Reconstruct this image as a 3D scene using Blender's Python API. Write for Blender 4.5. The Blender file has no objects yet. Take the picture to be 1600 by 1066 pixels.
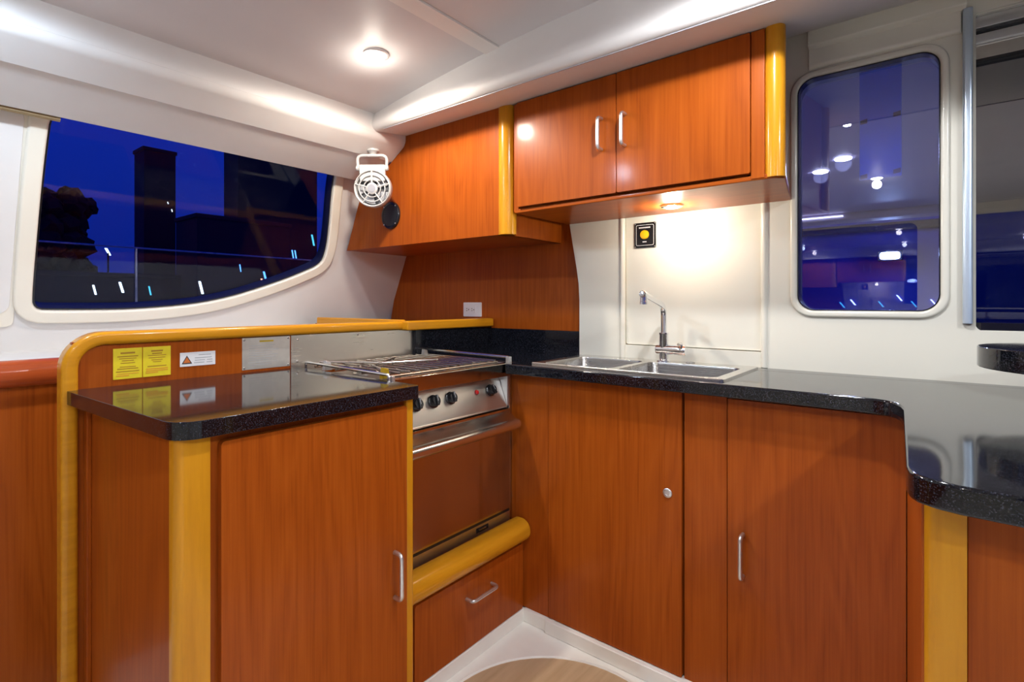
import bpy, bmesh, math, random
from mathutils import Vector, Matrix
random.seed(7)
S = bpy.context.scene
COL = S.collection
PI = math.pi

# ------------------------------------------------------------------ camera
cam = bpy.data.cameras.new('camera')
cam.sensor_width = 36.0
cam.lens = 819.0 / 1600.0 * 36.0
cam.shift_y = -60.0 / 1600.0
cam.clip_start = 0.02
cam.clip_end = 400
camo = bpy.data.objects.new('camera', cam)
COL.objects.link(camo)
camo.location = (0, 0, 1.12)
camo.rotation_euler = (PI / 2, 0, math.atan2(655, 819))
S.camera = camo

# ------------------------------------------------------------------ world: blue dusk
w = bpy.data.worlds.new('dusk'); S.world = w
w.use_nodes = True
nt = w.node_tree; nt.nodes.clear()
wo = nt.nodes.new('ShaderNodeOutputWorld'); bg = nt.nodes.new('ShaderNodeBackground')
tc = nt.nodes.new('ShaderNodeTexCoord'); sx = nt.nodes.new('ShaderNodeSeparateXYZ'); cr = nt.nodes.new('ShaderNodeValToRGB')
nt.links.new(tc.outputs['Generated'], sx.inputs[0]); nt.links.new(sx.outputs['Z'], cr.inputs[0])
cr.color_ramp.elements[0].position = 0.0; cr.color_ramp.elements[0].color = (0.002, 0.010, 0.14, 1)
cr.color_ramp.elements[1].position = 0.6; cr.color_ramp.elements[1].color = (0.004, 0.020, 0.32, 1)
nt.links.new(cr.outputs[0], bg.inputs[0]); bg.inputs[1].default_value = 1.0
nt.links.new(bg.outputs[0], wo.inputs[0])

S.view_settings.view_transform = 'Standard'
S.view_settings.look = 'None'
S.view_settings.gamma = 1.0
S.view_settings.use_curve_mapping = False
S.view_settings.exposure = 0.42
S.cycles.max_bounces = 10
S.cycles.diffuse_bounces = 5
S.cycles.glossy_bounces = 5
S.cycles.transparent_max_bounces = 12
S.cycles.sample_clamp_indirect = 6.0
S.cycles.caustics_reflective = False
S.cycles.use_denoising = True
LAMP_W = 24.0          # watts of each ceiling downlight
PUCK_W = 2.9           # watts of the light under the wall cabinet

# ------------------------------------------------------------------ materials
MATS = {}
def new_mat(name):
    m = bpy.data.materials.new(name); m.use_nodes = True
    MATS[name] = m
    return m, m.node_tree, m.node_tree.nodes['Principled BSDF']

def plain(name, col, rough=0.5, metal=0.0, coat=0.0, noise=0.0, nscale=30, bump=0.0, bscale=300):
    m, t, p = new_mat(name)
    p.inputs['Roughness'].default_value = rough
    p.inputs['Metallic'].default_value = metal
    p.inputs['Coat Weight'].default_value = coat
    p.inputs['Coat Roughness'].default_value = 0.08
    g = t.nodes.new('ShaderNodeTexCoord')
    n = t.nodes.new('ShaderNodeTexNoise'); n.inputs['Scale'].default_value = nscale; n.inputs['Detail'].default_value = 3
    t.links.new(g.outputs['Object'], n.inputs['Vector'])
    r = t.nodes.new('ShaderNodeValToRGB')
    a = 1 - noise; b = 1 + noise
    r.color_ramp.elements[0].position = 0.3; r.color_ramp.elements[1].position = 0.7
    r.color_ramp.elements[0].color = (col[0] * a, col[1] * a, col[2] * a, 1)
    r.color_ramp.elements[1].color = (min(1, col[0] * b), min(1, col[1] * b), min(1, col[2] * b), 1)
    t.links.new(n.outputs['Fac'], r.inputs[0]); t.links.new(r.outputs[0], p.inputs['Base Color'])
    if bump:
        n2 = t.nodes.new('ShaderNodeTexNoise'); n2.inputs['Scale'].default_value = bscale
        t.links.new(g.outputs['Object'], n2.inputs['Vector'])
        bp = t.nodes.new('ShaderNodeBump'); bp.inputs['Strength'].default_value = bump; bp.inputs['Distance'].default_value = 0.002
        t.links.new(n2.outputs['Fac'], bp.inputs['Height']); t.links.new(bp.outputs[0], p.inputs['Normal'])
    return m

def wood(name, dark, mid, light, axis='z', rough=0.36, coat=0.13, fine=150, wave=0.5):
    """long fine grain along one axis with wider cathedral figure"""
    m, t, p = new_mat(name)
    g = t.nodes.new('ShaderNodeTexCoord')
    def mapped(s_long, s_cross):
        mp = t.nodes.new('ShaderNodeMapping')
        sc = {'x': (s_long, s_cross, s_cross), 'y': (s_cross, s_long, s_cross), 'z': (s_cross, s_cross, s_long)}[axis]
        mp.inputs['Scale'].default_value = sc
        t.links.new(g.outputs['Object'], mp.inputs['Vector'])
        return mp
    n1 = t.nodes.new('ShaderNodeTexNoise'); n1.inputs['Scale'].default_value = 1; n1.inputs['Detail'].default_value = 6; n1.inputs['Roughness'].default_value = 0.65
    t.links.new(mapped(3.0, fine).outputs[0], n1.inputs['Vector'])
    n2 = t.nodes.new('ShaderNodeTexNoise'); n2.inputs['Scale'].default_value = 1; n2.inputs['Detail'].default_value = 2
    n2.inputs['Distortion'].default_value = 0.6
    t.links.new(mapped(0.9, 7.0).outputs[0], n2.inputs['Vector'])
    # contour rings of the slow noise give cathedral arches
    mu = t.nodes.new('ShaderNodeMath'); mu.operation = 'MULTIPLY'; mu.inputs[1].default_value = 16
    fr = t.nodes.new('ShaderNodeMath'); fr.operation = 'PINGPONG'; fr.inputs[1].default_value = 1
    t.links.new(n2.outputs['Fac'], mu.inputs[0]); t.links.new(mu.outputs[0], fr.inputs[0])
    mx = t.nodes.new('ShaderNodeMath'); mx.operation = 'MULTIPLY_ADD'
    mx.inputs[1].default_value = 0.34 * wave
    t.links.new(fr.outputs[0], mx.inputs[0])
    sb = t.nodes.new('ShaderNodeMath'); sb.operation = 'MULTIPLY'; sb.inputs[1].default_value = 0.85
    t.links.new(n1.outputs['Fac'], sb.inputs[0]); t.links.new(sb.outputs[0], mx.inputs[2])
    r = t.nodes.new('ShaderNodeValToRGB')
    e = r.color_ramp.elements
    e[0].position = 0.26; e[0].color = (*dark, 1)
    e[1].position = 0.84; e[1].color = (*light, 1)
    k = e.new(0.52); k.color = (*mid, 1)
    t.links.new(mx.outputs[0], r.inputs[0]); t.links.new(r.outputs[0], p.inputs['Base Color'])
    p.inputs['Roughness'].default_value = rough
    p.inputs['Coat Weight'].default_value = coat; p.inputs['Coat Roughness'].default_value = 0.13
    p.inputs['Specular IOR Level'].default_value = 0.12
    return m

def granite(name):
    m, t, p = new_mat(name)
    g = t.nodes.new('ShaderNodeTexCoord')
    v = t.nodes.new('ShaderNodeTexVoronoi'); v.inputs['Scale'].default_value = 520
    t.links.new(g.outputs['Object'], v.inputs['Vector'])
    n = t.nodes.new('ShaderNodeTexNoise'); n.inputs['Scale'].default_value = 520; n.inputs['Detail'].default_value = 3
    t.links.new(g.outputs['Object'], n.inputs['Vector'])
    r = t.nodes.new('ShaderNodeValToRGB')
    e = r.color_ramp.elements
    e[0].position = 0.55; e[0].color = (0.0035, 0.004, 0.006, 1)
    e[1].position = 0.80; e[1].color = (0.09, 0.095, 0.13, 1)
    t.links.new(n.outputs['Fac'], r.inputs[0])
    t.links.new(r.outputs[0], p.inputs['Base Color'])
    p.inputs['Roughness'].default_value = 0.07
    p.inputs['Specular IOR Level'].default_value = 0.5
    return m

def steel(name, col=(0.72, 0.70, 0.66), rough=0.22, axis='y', streak=0.10):
    m, t, p = new_mat(name)
    g = t.nodes.new('ShaderNodeTexCoord'); mp = t.nodes.new('ShaderNodeMapping')
    mp.inputs['Scale'].default_value = {'x': (2, 400, 400), 'y': (400, 2, 400), 'z': (400, 400, 2)}[axis]
    t.links.new(g.outputs['Object'], mp.inputs[0])
    n = t.nodes.new('ShaderNodeTexNoise'); n.inputs['Scale'].default_value = 1; n.inputs['Detail'].default_value = 3
    t.links.new(mp.outputs[0], n.inputs['Vector'])
    n3 = t.nodes.new('ShaderNodeTexNoise'); n3.inputs['Scale'].default_value = 9; n3.inputs['Detail'].default_value = 4
    t.links.new(g.outputs['Object'], n3.inputs['Vector'])
    ad = t.nodes.new('ShaderNodeMath'); ad.operation = 'MULTIPLY_ADD'; ad.inputs[1].default_value = streak
    t.links.new(n.outputs['Fac'], ad.inputs[0])
    ml = t.nodes.new('ShaderNodeMath'); ml.operation = 'MULTIPLY_ADD'; ml.inputs[1].default_value = streak; ml.inputs[2].default_value = rough - streak
    t.links.new(n3.outputs['Fac'], ml.inputs[0]); t.links.new(ml.outputs[0], ad.inputs[2])
    t.links.new(ad.outputs[0], p.inputs['Roughness'])
    p.inputs['Base Color'].default_value = (*col, 1); p.inputs['Metallic'].default_value = 1
    return m

def glass(name, tint, refl, rough=0.0, fres=1.0):
    """tinted pane: transparent body with a coated, mirror-like face"""
    m = bpy.data.materials.new(name); m.use_nodes = True; MATS[name] = m
    t = m.node_tree; t.nodes.clear()
    o = t.nodes.new('ShaderNodeOutputMaterial'); mix = t.nodes.new('ShaderNodeMixShader')
    tr = t.nodes.new('ShaderNodeBsdfTransparent'); gl = t.nodes.new('ShaderNodeBsdfGlossy')
    tr.inputs[0].default_value = (*tint, 1); gl.inputs[0].default_value = (1, 1, 1, 1); gl.inputs['Roughness'].default_value = rough
    fr = t.nodes.new('ShaderNodeFresnel'); fr.inputs[0].default_value = 1.5
    ad = t.nodes.new('ShaderNodeMath'); ad.operation = 'MULTIPLY_ADD'; ad.inputs[1].default_value = fres; ad.inputs[2].default_value = refl
    t.links.new(fr.outputs[0], ad.inputs[0])
    t.links.new(ad.outputs[0], mix.inputs[0]); t.links.new(tr.outputs[0], mix.inputs[1]); t.links.new(gl.outputs[0], mix.inputs[2])
    t.links.new(mix.outputs[0], o.inputs[0])
    return m

def emit(name, col, strength):
    m, t, p = new_mat(name)
    p.inputs['Base Color'].default_value = (*col, 1)
    p.inputs['Emission Color'].default_value = (*col, 1)
    p.inputs['Emission Strength'].default_value = strength
    return m

C_D, C_M, C_L = (0.255, 0.047, 0.0036), (0.35, 0.071, 0.0055), (0.42, 0.097, 0.009)
wood('cherry', C_D, C_M, C_L)
wood('cherry_x', C_D, C_M, C_L, axis='x')
wood('cherry_y', C_D, C_M, C_L, axis='y')
wood('cherry_rail', (0.30, 0.05, 0.010), (0.38, 0.065, 0.013), (0.45, 0.085, 0.018), axis='y', coat=0.5)
Y_D, Y_M, Y_L = (0.50, 0.20, 0.008), (0.62, 0.265, 0.011), (0.70, 0.325, 0.018)
for ax in 'xyz':
    wood('maple_' + ax, Y_D, Y_M, Y_L, axis=ax, fine=45, wave=0.25, rough=0.3, coat=0.4)
granite('granite')
steel('steel'); steel('steel_x', axis='x'); steel('steel_dark', col=(0.45, 0.42, 0.40), rough=0.28)
steel('steel_panel', col=(0.78, 0.74, 0.68), rough=0.34)
steel('splash_steel', col=(0.70, 0.67, 0.61), rough=0.30, streak=0.12)
steel('tray_steel', col=(0.20, 0.17, 0.15), rough=0.5)
steel('grate_steel', col=(0.40, 0.35, 0.30), rough=0.25)
steel('steel_mirror', col=(0.56, 0.50, 0.42), rough=0.13, streak=0.04)
steel('sink_steel', col=(0.36, 0.34, 0.32), rough=0.26, axis='x')
plain('chrome', (0.85, 0.86, 0.88), 0.07, 1.0)
plain('chrome_blue_reflection', (0.72, 0.86, 1.0), 0.34, 0.85)  # blue in the colour imitates a light-blue reflection
plain('alu', (0.72, 0.72, 0.72), 0.32, 0.9)
plain('vinyl', (0.74, 0.72, 0.70), 0.55, noise=0.02, nscale=8, bump=0.08, bscale=900)
plain('gelcoat', (0.80, 0.775, 0.675), 0.22, coat=0.3, noise=0.015, nscale=5)
plain('gelcoat_frame', (0.82, 0.77, 0.66), 0.3, coat=0.2, noise=0.015, nscale=5)
plain('ceil_white', (0.72, 0.70, 0.71), 0.45, noise=0.03, nscale=4)
plain('batten_white', (0.86, 0.83, 0.80), 0.4)
plain('white_plastic', (0.82, 0.81, 0.80), 0.35)
plain('fan_white', (0.52, 0.51, 0.50), 0.4)
plain('fan_dark', (0.10, 0.10, 0.11), 0.5)
plain('fan_blade', (0.36, 0.36, 0.38), 0.4)
plain('grey_plastic', (0.33, 0.33, 0.36), 0.4)
plain('black_plastic', (0.010, 0.010, 0.012), 0.25)
plain('rubber', (0.02, 0.02, 0.02), 0.6)
plain('speaker_grille', (0.006, 0.006, 0.007), 0.4, bump=0.5, bscale=700)
plain('dark_gap', (0.03, 0.012, 0.006), 0.8)
plain('floor_white', (0.87, 0.85, 0.79), 0.35, noise=0.03, nscale=12)
wood('floor_oak', (0.50, 0.34, 0.19), (0.58, 0.41, 0.24), (0.66, 0.48, 0.29), axis='y', fine=30, wave=0.6, rough=0.45, coat=0.1)
plain('yellow_label', (0.78, 0.62, 0.015), 0.45, noise=0.04, nscale=60)
plain('label_ink', (0.42, 0.22, 0.01), 0.6)
plain('label_orange', (0.72, 0.33, 0.02), 0.6)
plain('label_white', (0.80, 0.80, 0.82), 0.4)
plain('label_grey', (0.45, 0.47, 0.50), 0.5)
plain('label_black', (0.02, 0.02, 0.03), 0.5)
plain('label_red', (0.62, 0.16, 0.03), 0.5)
plain('plate_metal', (0.66, 0.63, 0.58), 0.38, 0.75, noise=0.05, nscale=40)
plain('button_amber', (0.90, 0.48, 0.01), 0.3, coat=0.4)
plain('led_red', (0.45, 0.01, 0.012), 0.2, coat=0.6)
plain('brass', (0.60, 0.42, 0.03), 0.35, 0.6)
plain('gap_shade', (0.36, 0.27, 0.14), 0.7)  # brown of the shadow below the header
plain('night_building', (0.006, 0.006, 0.012), 0.8)
plain('night_tree', (0.003, 0.005, 0.006), 0.9)
plain('night_red', (0.022, 0.008, 0.012), 0.8)
plain('boat_deck', (0.35, 0.36, 0.42), 0.6)
m_, t_, p_ = new_mat('blue_sheet')
tl_ = t_.nodes.new('ShaderNodeBsdfTranslucent'); tl_.inputs[0].default_value = (0.16, 0.42, 1.0, 1)
df_ = t_.nodes.new('ShaderNodeBsdfDiffuse'); df_.inputs[0].default_value = (0.16, 0.42, 1.0, 1)
mx_ = t_.nodes.new('ShaderNodeMixShader'); mx_.inputs[0].default_value = 0.8
t_.links.new(df_.outputs[0], mx_.inputs[1]); t_.links.new(tl_.outputs[0], mx_.inputs[2]); t_.links.new(mx_.outputs[0], t_.nodes['Material Output'].inputs[0])
plain('tape', (0.03, 0.05, 0.22), 0.5)
plain('sill_black', (0.008, 0.008, 0.012), 0.12, coat=0.4)
glass('glass_side', (0.92, 0.95, 1.0), 0.0, fres=0.28)
glass('glass_bulk', (0.66, 0.70, 0.90), 0.13)
glass('glass_slide', (0.30, 0.30, 0.26), 0.24)
emit('lamp_glow', (1.0, 0.96, 0.90), 40)
emit('puck_glow', (1.0, 0.93, 0.80), 30)
emit('city_white', (0.75, 0.9, 1.0), 3.0)
emit('city_cyan', (0.08, 0.55, 0.75), 1.2)
emit('city_blue', (0.10, 0.35, 1.0), 2.0)
emit('city_warm', (1.0, 0.45, 0.28), 1.6)
emit('flood_white', (0.75, 0.88, 1.0), 25)
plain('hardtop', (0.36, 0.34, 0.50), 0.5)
emit('strip_glow', (1.0, 0.93, 0.85), 4)
plain('flood_glow_wall', (0.004, 0.025, 0.40), 0.5)  # blue imitates the hazy glow around the floodlight

# ------------------------------------------------------------------ mesh helpers
def link(name, bm, mat, parent=None, bev=0.0, seg=2, smooth=False, angle=35):
    me = bpy.data.meshes.new(name)
    bmesh.ops.recalc_face_normals(bm, faces=bm.faces)
    bm.to_mesh(me); bm.free()
    o = bpy.data.objects.new(name, me); COL.objects.link(o)
    me.materials.append(MATS[mat])
    if parent is not None:
        o.parent = parent
        o.matrix_parent_inverse = WM[parent.name].inverted() if parent.name in WM else Matrix()
    WM[o.name] = Matrix()
    if bev:
        md = o.modifiers.new('bevel', 'BEVEL'); md.width = bev; md.segments = seg
        md.limit_method = 'ANGLE'; md.angle_limit = math.radians(angle); md.harden_normals = False
    if smooth or bev:
        for p in me.polygons: p.use_smooth = True
        md = o.modifiers.new('weighted', 'WEIGHTED_NORMAL') if bev else None
        if not bev:
            me.set_sharp_from_angle(angle=math.radians(40))
    return o
WM = {}

def thing(name, label, cat, loc, group=None, kind=None):
    o = bpy.data.objects.new(name, None); COL.objects.link(o)
    o.location = loc; o.empty_display_size = 0.05
    WM[o.name] = Matrix.Translation(Vector(loc))
    return tag(o, label, cat, group, kind)

def tag(o, label=None, cat=None, group=None, kind=None):
    if label: o['label'] = label
    if cat: o['category'] = cat
    if group: o['group'] = group
    if kind: o['kind'] = kind
    return o

def box(name, x0, x1, y0, y1, z0, z1, mat, parent=None, bev=0.0015, seg=2):
    bm = bmesh.new()
    bmesh.ops.create_cube(bm, size=1)
    for v in bm.verts:
        v.co = Vector(((x0 + x1) / 2 + v.co.x * (x1 - x0), (y0 + y1) / 2 + v.co.y * (y1 - y0), (z0 + z1) / 2 + v.co.z * (z1 - z0)))
    return link(name, bm, mat, parent, bev, seg)

AX = {'x': (Vector((0, 0, 0)), Vector((0, 1, 0)), Vector((0, 0, 1)), Vector((1, 0, 0))),
      'y': (Vector((0, 0, 0)), Vector((1, 0, 0)), Vector((0, 0, 1)), Vector((0, 1, 0))),
      'z': (Vector((0, 0, 0)), Vector((1, 0, 0)), Vector((0, 1, 0)), Vector((0, 0, 1)))}

def plate(name, outer, d0, d1, mat, parent=None, frame='z', holes=(), bev=0.0, seg=2, smooth=False, angle=35):
    """solid plate: an outline (with holes) in the frame's s,t plane, from depth d0 to d1 along its normal"""
    O, s, t, n = AX[frame] if isinstance(frame, str) else frame
    bm = bmesh.new()
    loops = [list(outer)] + [list(hh) for hh in holes]
    for d in (d0, d1):
        edges = []
        for L in loops:
            vs = [bm.verts.new(O + s * a + t * b + n * d) for a, b in L]
            for i in range(len(vs)):
                edges.append(bm.edges.new((vs[i], vs[(i + 1) % len(vs)])))
        if len(loops) == 1:
            pass
        bmesh.ops.triangle_fill(bm, use_beauty=True, use_dissolve=False, edges=edges)
    bm.verts.ensure_lookup_table()
    N = sum(len(L) for L in loops); k = 0
    for L in loops:
        for i in range(len(L)):
            a, b = k + i, k + (i + 1) % len(L)
            bm.faces.new((bm.verts[a], bm.verts[b], bm.verts[N + b], bm.verts[N + a]))
        k += len(L)
    return link(name, bm, mat, parent, bev, seg, smooth, angle)

def arc(cx, cy, r, a0, a1, n=8):
    return [(cx + r * math.cos(math.radians(a0 + (a1 - a0) * i / n)), cy + r * math.sin(math.radians(a0 + (a1 - a0) * i / n))) for i in range(n + 1)]

def rrect(x0, x1, y0, y1, r, n=6):
    if not isinstance(r, (tuple, list)): r = (r,) * 4      # bl, br, tr, tl
    return (arc(x0 + r[0], y0 + r[0], r[0], 180, 270, n) + arc(x1 - r[1], y0 + r[1], r[1], 270, 360, n)
            + arc(x1 - r[2], y1 - r[2], r[2], 0, 90, n) + arc(x0 + r[3], y1 - r[3], r[3], 90, 180, n))

def round_path(pts, r, n=5):
    """fillet the inner corners of a 3-D polyline"""
    pts = [Vector(p) for p in pts]; out = [pts[0]]
    for i in range(1, len(pts) - 1):
        a, b, c = pts[i - 1], pts[i], pts[i + 1]
        u = (a - b); v = (c - b); rr = min(r, u.length * 0.49, v.length * 0.49)
        p0 = b + u.normalized() * rr; p1 = b + v.normalized() * rr
        for k in range(n + 1):
            q = k / n
            out.append(p0 * (1 - q) ** 2 + b * 2 * q * (1 - q) + p1 * q * q)
    out.append(pts[-1])
    return out

def sweep(bm, pts, prof, up=Vector((0, 0, 1)), closed=False):
    """sweep a closed 2-D profile along a 3-D path"""
    pts = [Vector(p) for p in pts]; rings = []
    n = len(pts)
    last = None
    for i, p in enumerate(pts):
        if closed:
            d = (pts[(i + 1) % n] - pts[i - 1]).normalized()
        else:
            d = (pts[min(i + 1, n - 1)] - pts[max(i - 1, 0)]).normalized()
        s = d.cross(up)
        if s.length < 1e-4: s = last if last is not None else d.cross(Vector((1, 0, 0)))
        s.normalize()
        if last is not None and s.dot(last) < 0: s = -s
        last = s
        t = s.cross(d).normalized()
        rings.append([bm.verts.new(p + s * a + t * b) for a, b in prof])
    m = len(prof)
    for i in range(n if closed else n - 1):
        A, B = rings[i], rings[(i + 1) % n]
        for j in range(m):
            bm.faces.new((A[j], A[(j + 1) % m], B[(j + 1) % m], B[j]))
    if not closed:
        bm.faces.new(rings[0]); bm.faces.new(rings[-1])

def circle(r, n=10):
    return [(r * math.cos(2 * PI * i / n), r * math.sin(2 * PI * i / n)) for i in range(n)]

def tube(name, pts, r, mat, parent=None, n=10, up=Vector((0, 0, 1)), closed=False):
    bm = bmesh.new(); sweep(bm, pts, circle(r, n), up, closed)
    return link(name, bm, mat, parent, smooth=True)

def lathe(name, prof, loc, axis, mat, parent=None, n=24):
    """prof: (radius, height) pairs turned about axis through loc"""
    axis = Vector(axis).normalized(); q = Vector((0, 0, 1)).rotation_difference(axis)
    bm = bmesh.new(); rings = []
    for r, hh in prof:
        if r < 1e-6:
            rings.append([bm.verts.new(Vector(loc) + q @ Vector((0, 0, hh)))])
        else:
            rings.append([bm.verts.new(Vector(loc) + q @ Vector((r * math.cos(2 * PI * i / n), r * math.sin(2 * PI * i / n), hh))) for i in range(n)])
    for A, B in zip(rings, rings[1:]):
        for i in range(n):
            j = (i + 1) % n
            if len(A) == 1 and len(B) == 1: continue
            if len(A) == 1: bm.faces.new((A[0], B[i], B[j]))
            elif len(B) == 1: bm.faces.new((A[i], A[j], B[0]))
            else: bm.faces.new((A[i], A[j], B[j], B[i]))
    for R in (rings[0], rings[-1]):
        if len(R) > 1: bm.faces.new(R)
    return link(name, bm, mat, parent, smooth=True)

def screw(name, loc, axis, parent, r=0.0028, mat='steel_dark'):
    return lathe(name, [(0, 0.0018), (r * 0.6, 0.0016), (r, 0.0004), (r, -0.001)], loc, axis, mat, parent, n=10)

def bow_handle(p0, p1, out, r, parent, name='handle', mat='alu'):
    """D-shaped bow pull between two feet"""
    p0, p1, out = Vector(p0), Vector(p1), Vector(out)
    path = round_path([p0, p0 + out, p1 + out, p1], 0.014, 6)
    up = (p1 - p0).cross(out).normalized()
    return tube(name, path, r, mat, parent, n=10, up=up)

# ================================================================== SETTING
def ceil_z(x):
    return 2.0 - 0.1 * ((x + 0.6) / 1.2) ** 2 if x < -0.6 else 2.0
def ceil_strip(name, x0, x1, y0, y1, dz, mat, parent=None, n=10):
    top = [(x0 + (x1 - x0) * i / n, ceil_z(x0 + (x1 - x0) * i / n) - dz) for i in range(n + 1)]
    outline = top + [(x1, 2.12), (x0, 2.12)]
    return plate(name, outline, y0, y1, mat, parent, 'y', smooth=True)

fl = plate('floor', [(-2.6, -2.3), (2.3, -2.3), (2.3, 2.0), (-2.6, 2.0)], -0.06, 0.0, 'floor_white')
tag(fl, 'white moulded cabin floor with a round wooden inlay', None, kind='structure')
lathe('floor_inlay', [(0, 0.004), (0.335, 0.004), (0.340, 0.001), (0.340, -0.002)], (-0.74, 1.085, 0.0), (0, 0, 1), 'floor_oak', fl, n=64)
bm = bmesh.new(); sweep(bm, [(-0.74 + 0.348 * math.cos(2 * PI * i / 64), 1.085 + 0.348 * math.sin(2 * PI * i / 64), 0.001) for i in range(64)], circle(0.004, 6), closed=True)
link('inlay_rim', bm, 'floor_white', fl, smooth=True)

ce = ceil_strip('ceiling', -1.90, -1.195, -2.3, 1.40, 0.0, 'ceil_white')
tag(ce, 'pale cambered headliner panel around the downlight', None, kind='structure')
ceil_strip('headliner_panel', -1.130, 2.3, -2.3, 1.40, 0.0, 'ceil_white', ce, n=16)
ceil_strip('ceiling_batten', -1.192, -1.133, -2.3, 1.40, 0.005, 'batten_white', ce, n=3)

# --- left cabin side: profile tilted outboard at the bottom
LO = Vector((-2.40, 0, 1.035)); LT = Vector((0.444, 0, 1)).normalized(); LN = Vector((LT.z, 0, -LT.x))
LF = (LO, Vector((0, 1, 0)), LT, LN)
def lt(z): return (z - 1.035) * math.hypot(0.444, 1)
def smooth_loop(pts, it=2):
    for _ in range(it):
        q = []
        for i in range(len(pts)):
            a, b = pts[i], pts[(i + 1) % len(pts)]
            q += [(a[0] * .75 + b[0] * .25, a[1] * .75 + b[1] * .25), (a[0] * .25 + b[0] * .75, a[1] * .25 + b[1] * .75)]
        pts = q
    return pts
win_raw = [(0.366, 1.40), (0.367, 1.16), (0.372, 1.099), (0.43, 1.097), (0.56, 1.096), (0.67, 1.098), (0.858, 1.115), (1.0, 1.147), (1.103, 1.183), (1.22, 1.228), (1.295, 1.262),
           (1.380, 1.305), (1.392, 1.36), (1.384, 1.45), (1.345, 1.66), (1.345, 1.76), (0.90, 1.76), (0.45, 1.76), (0.372, 1.74), (0.366, 1.55)]
win = smooth_loop([(a, lt(b)) for a, b in win_raw], 2)
def offset_loop(pts, d):
    out = []; n = len(pts)
    for i in range(n):
        a, b, c = Vector(pts[i - 1]), Vector(pts[i]), Vector(pts[(i + 1) % n])
        e = (c - a).normalized(); nn = Vector((e.y, -e.x))
        out.append((b.x + nn.x * d, b.y + nn.y * d))
    return out
wl = plate('wall_left', [(-2.3, lt(0.0)), (2.0, lt(0.0)), (2.0, lt(2.1)), (-2.3, lt(2.1))], -0.05, 0.0, 'vinyl', None, LF, holes=[win])
tag(wl, 'white vinyl cabin side with the curved dark window', None, kind='structure')
w1 = plate('window_1', offset_loop(win, 0.050), 0.0, 0.016, 'gelcoat_frame', None, LF, holes=[offset_loop(win, 0.002)], bev=0.012, seg=4)
tag(w1, 'long curved side window looking out on the night harbour', None, kind='structure')
plate('pane', offset_loop(win, 0.004), -0.030, -0.024, 'glass_side', w1, LF)
plate('gasket', offset_loop(win, 0.001), -0.048, 0.002, 'black_plastic', w1, LF, holes=[offset_loop(win, -0.004)])
# blank moulded panel left of the window
bp_ = plate('trim_1', rrect(-0.62, 0.312, lt(1.085), lt(1.70), 0.035), 0.0, 0.010, 'vinyl', None, LF, bev=0.004)
tag(bp_, 'blank white panel left of the curved window', None, kind='structure')
fr2 = plate('panel_surround', rrect(-0.70, 0.325, lt(1.042), lt(1.70), 0.02), 0.0, 0.007, 'gelcoat_frame', bp_, LF, bev=0.004)
# header panel, sloped, in front of the window head
hd = plate('trim_2', [(-1.895, 1.752), (-2.045, 1.676), (-2.055, 1.690), (-1.95, 1.80), (-1.88, 1.80)], -2.3, 1.497, 'vinyl', None, 'y', bev=0.003)
tag(hd, 'white header strip along the top of the curved window', None, kind='structure')
plate('header_gap_shade', [(-2.052, 1.672), (-2.062, 1.667), (-2.085, 1.70), (-2.06, 1.70)], -2.3, 0.385, 'gap_shade', hd, 'y')  # brown strip paints the header's shadow into the gap
# padded soffit over the side wall
prof = [(-1.80, 2.0), (-1.797, 1.90), (-1.792, 1.86), (-1.793, 1.825)] + arc(-1.835, 1.832, 0.042, -10, -60, 6) + [(-1.89, 1.750), (-1.96, 1.762), (-1.96, 2.0)]
sA = plate('trim_3', prof, -2.3, 1.498, 'vinyl', None, 'y', smooth=True)
tag(sA, 'padded white soffit running above the curved window', None, kind='structure')
# padded soffit over the galley bulkhead
prof = [(1.347, 2.06), (1.345, 1.96), (1.336, 1.90)] + arc(1.350, 1.858, 0.030, 170, 245, 6) + [(1.345, 1.829), (1.50, 1.849), (1.64, 1.885), (1.78, 1.935), (1.90, 1.983), (1.95, 2.06)]
sB = plate('trim_4', prof, -1.792, 2.3, 'vinyl', None, 'x', smooth=True)
tag(sB, 'padded white soffit above the wall cabinets', None, kind='structure')
box('soffit_seam', -1.74, 2.3, 1.3405, 1.3435, 1.827, 1.830, 'grey_plastic', sB, bev=0)

# --- lower left lining: cherry panel with a bullnose rail, seen left of the peninsula
pl = box('trim_5', -1.985, -1.965, -2.3, 1.34, 0.0, 0.93, 'cherry')
tag(pl, 'cherry lining of the cabin side below the curved window', None, kind='structure')
plate('lining_rail', rrect(-2.00, -1.925, 0.888, 0.962, 0.034), -2.3, 1.34, 'cherry_rail', pl, 'y', smooth=True)
lg = plate('trim_8', [(-2.44, 0.935), (-1.99, 0.935), (-1.99, 0.950), (-2.44, 0.950)], -2.3, 1.34, 'vinyl', None, 'y')
tag(lg, 'white ledge between the cherry lining and the cabin side', None, kind='structure')

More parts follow.
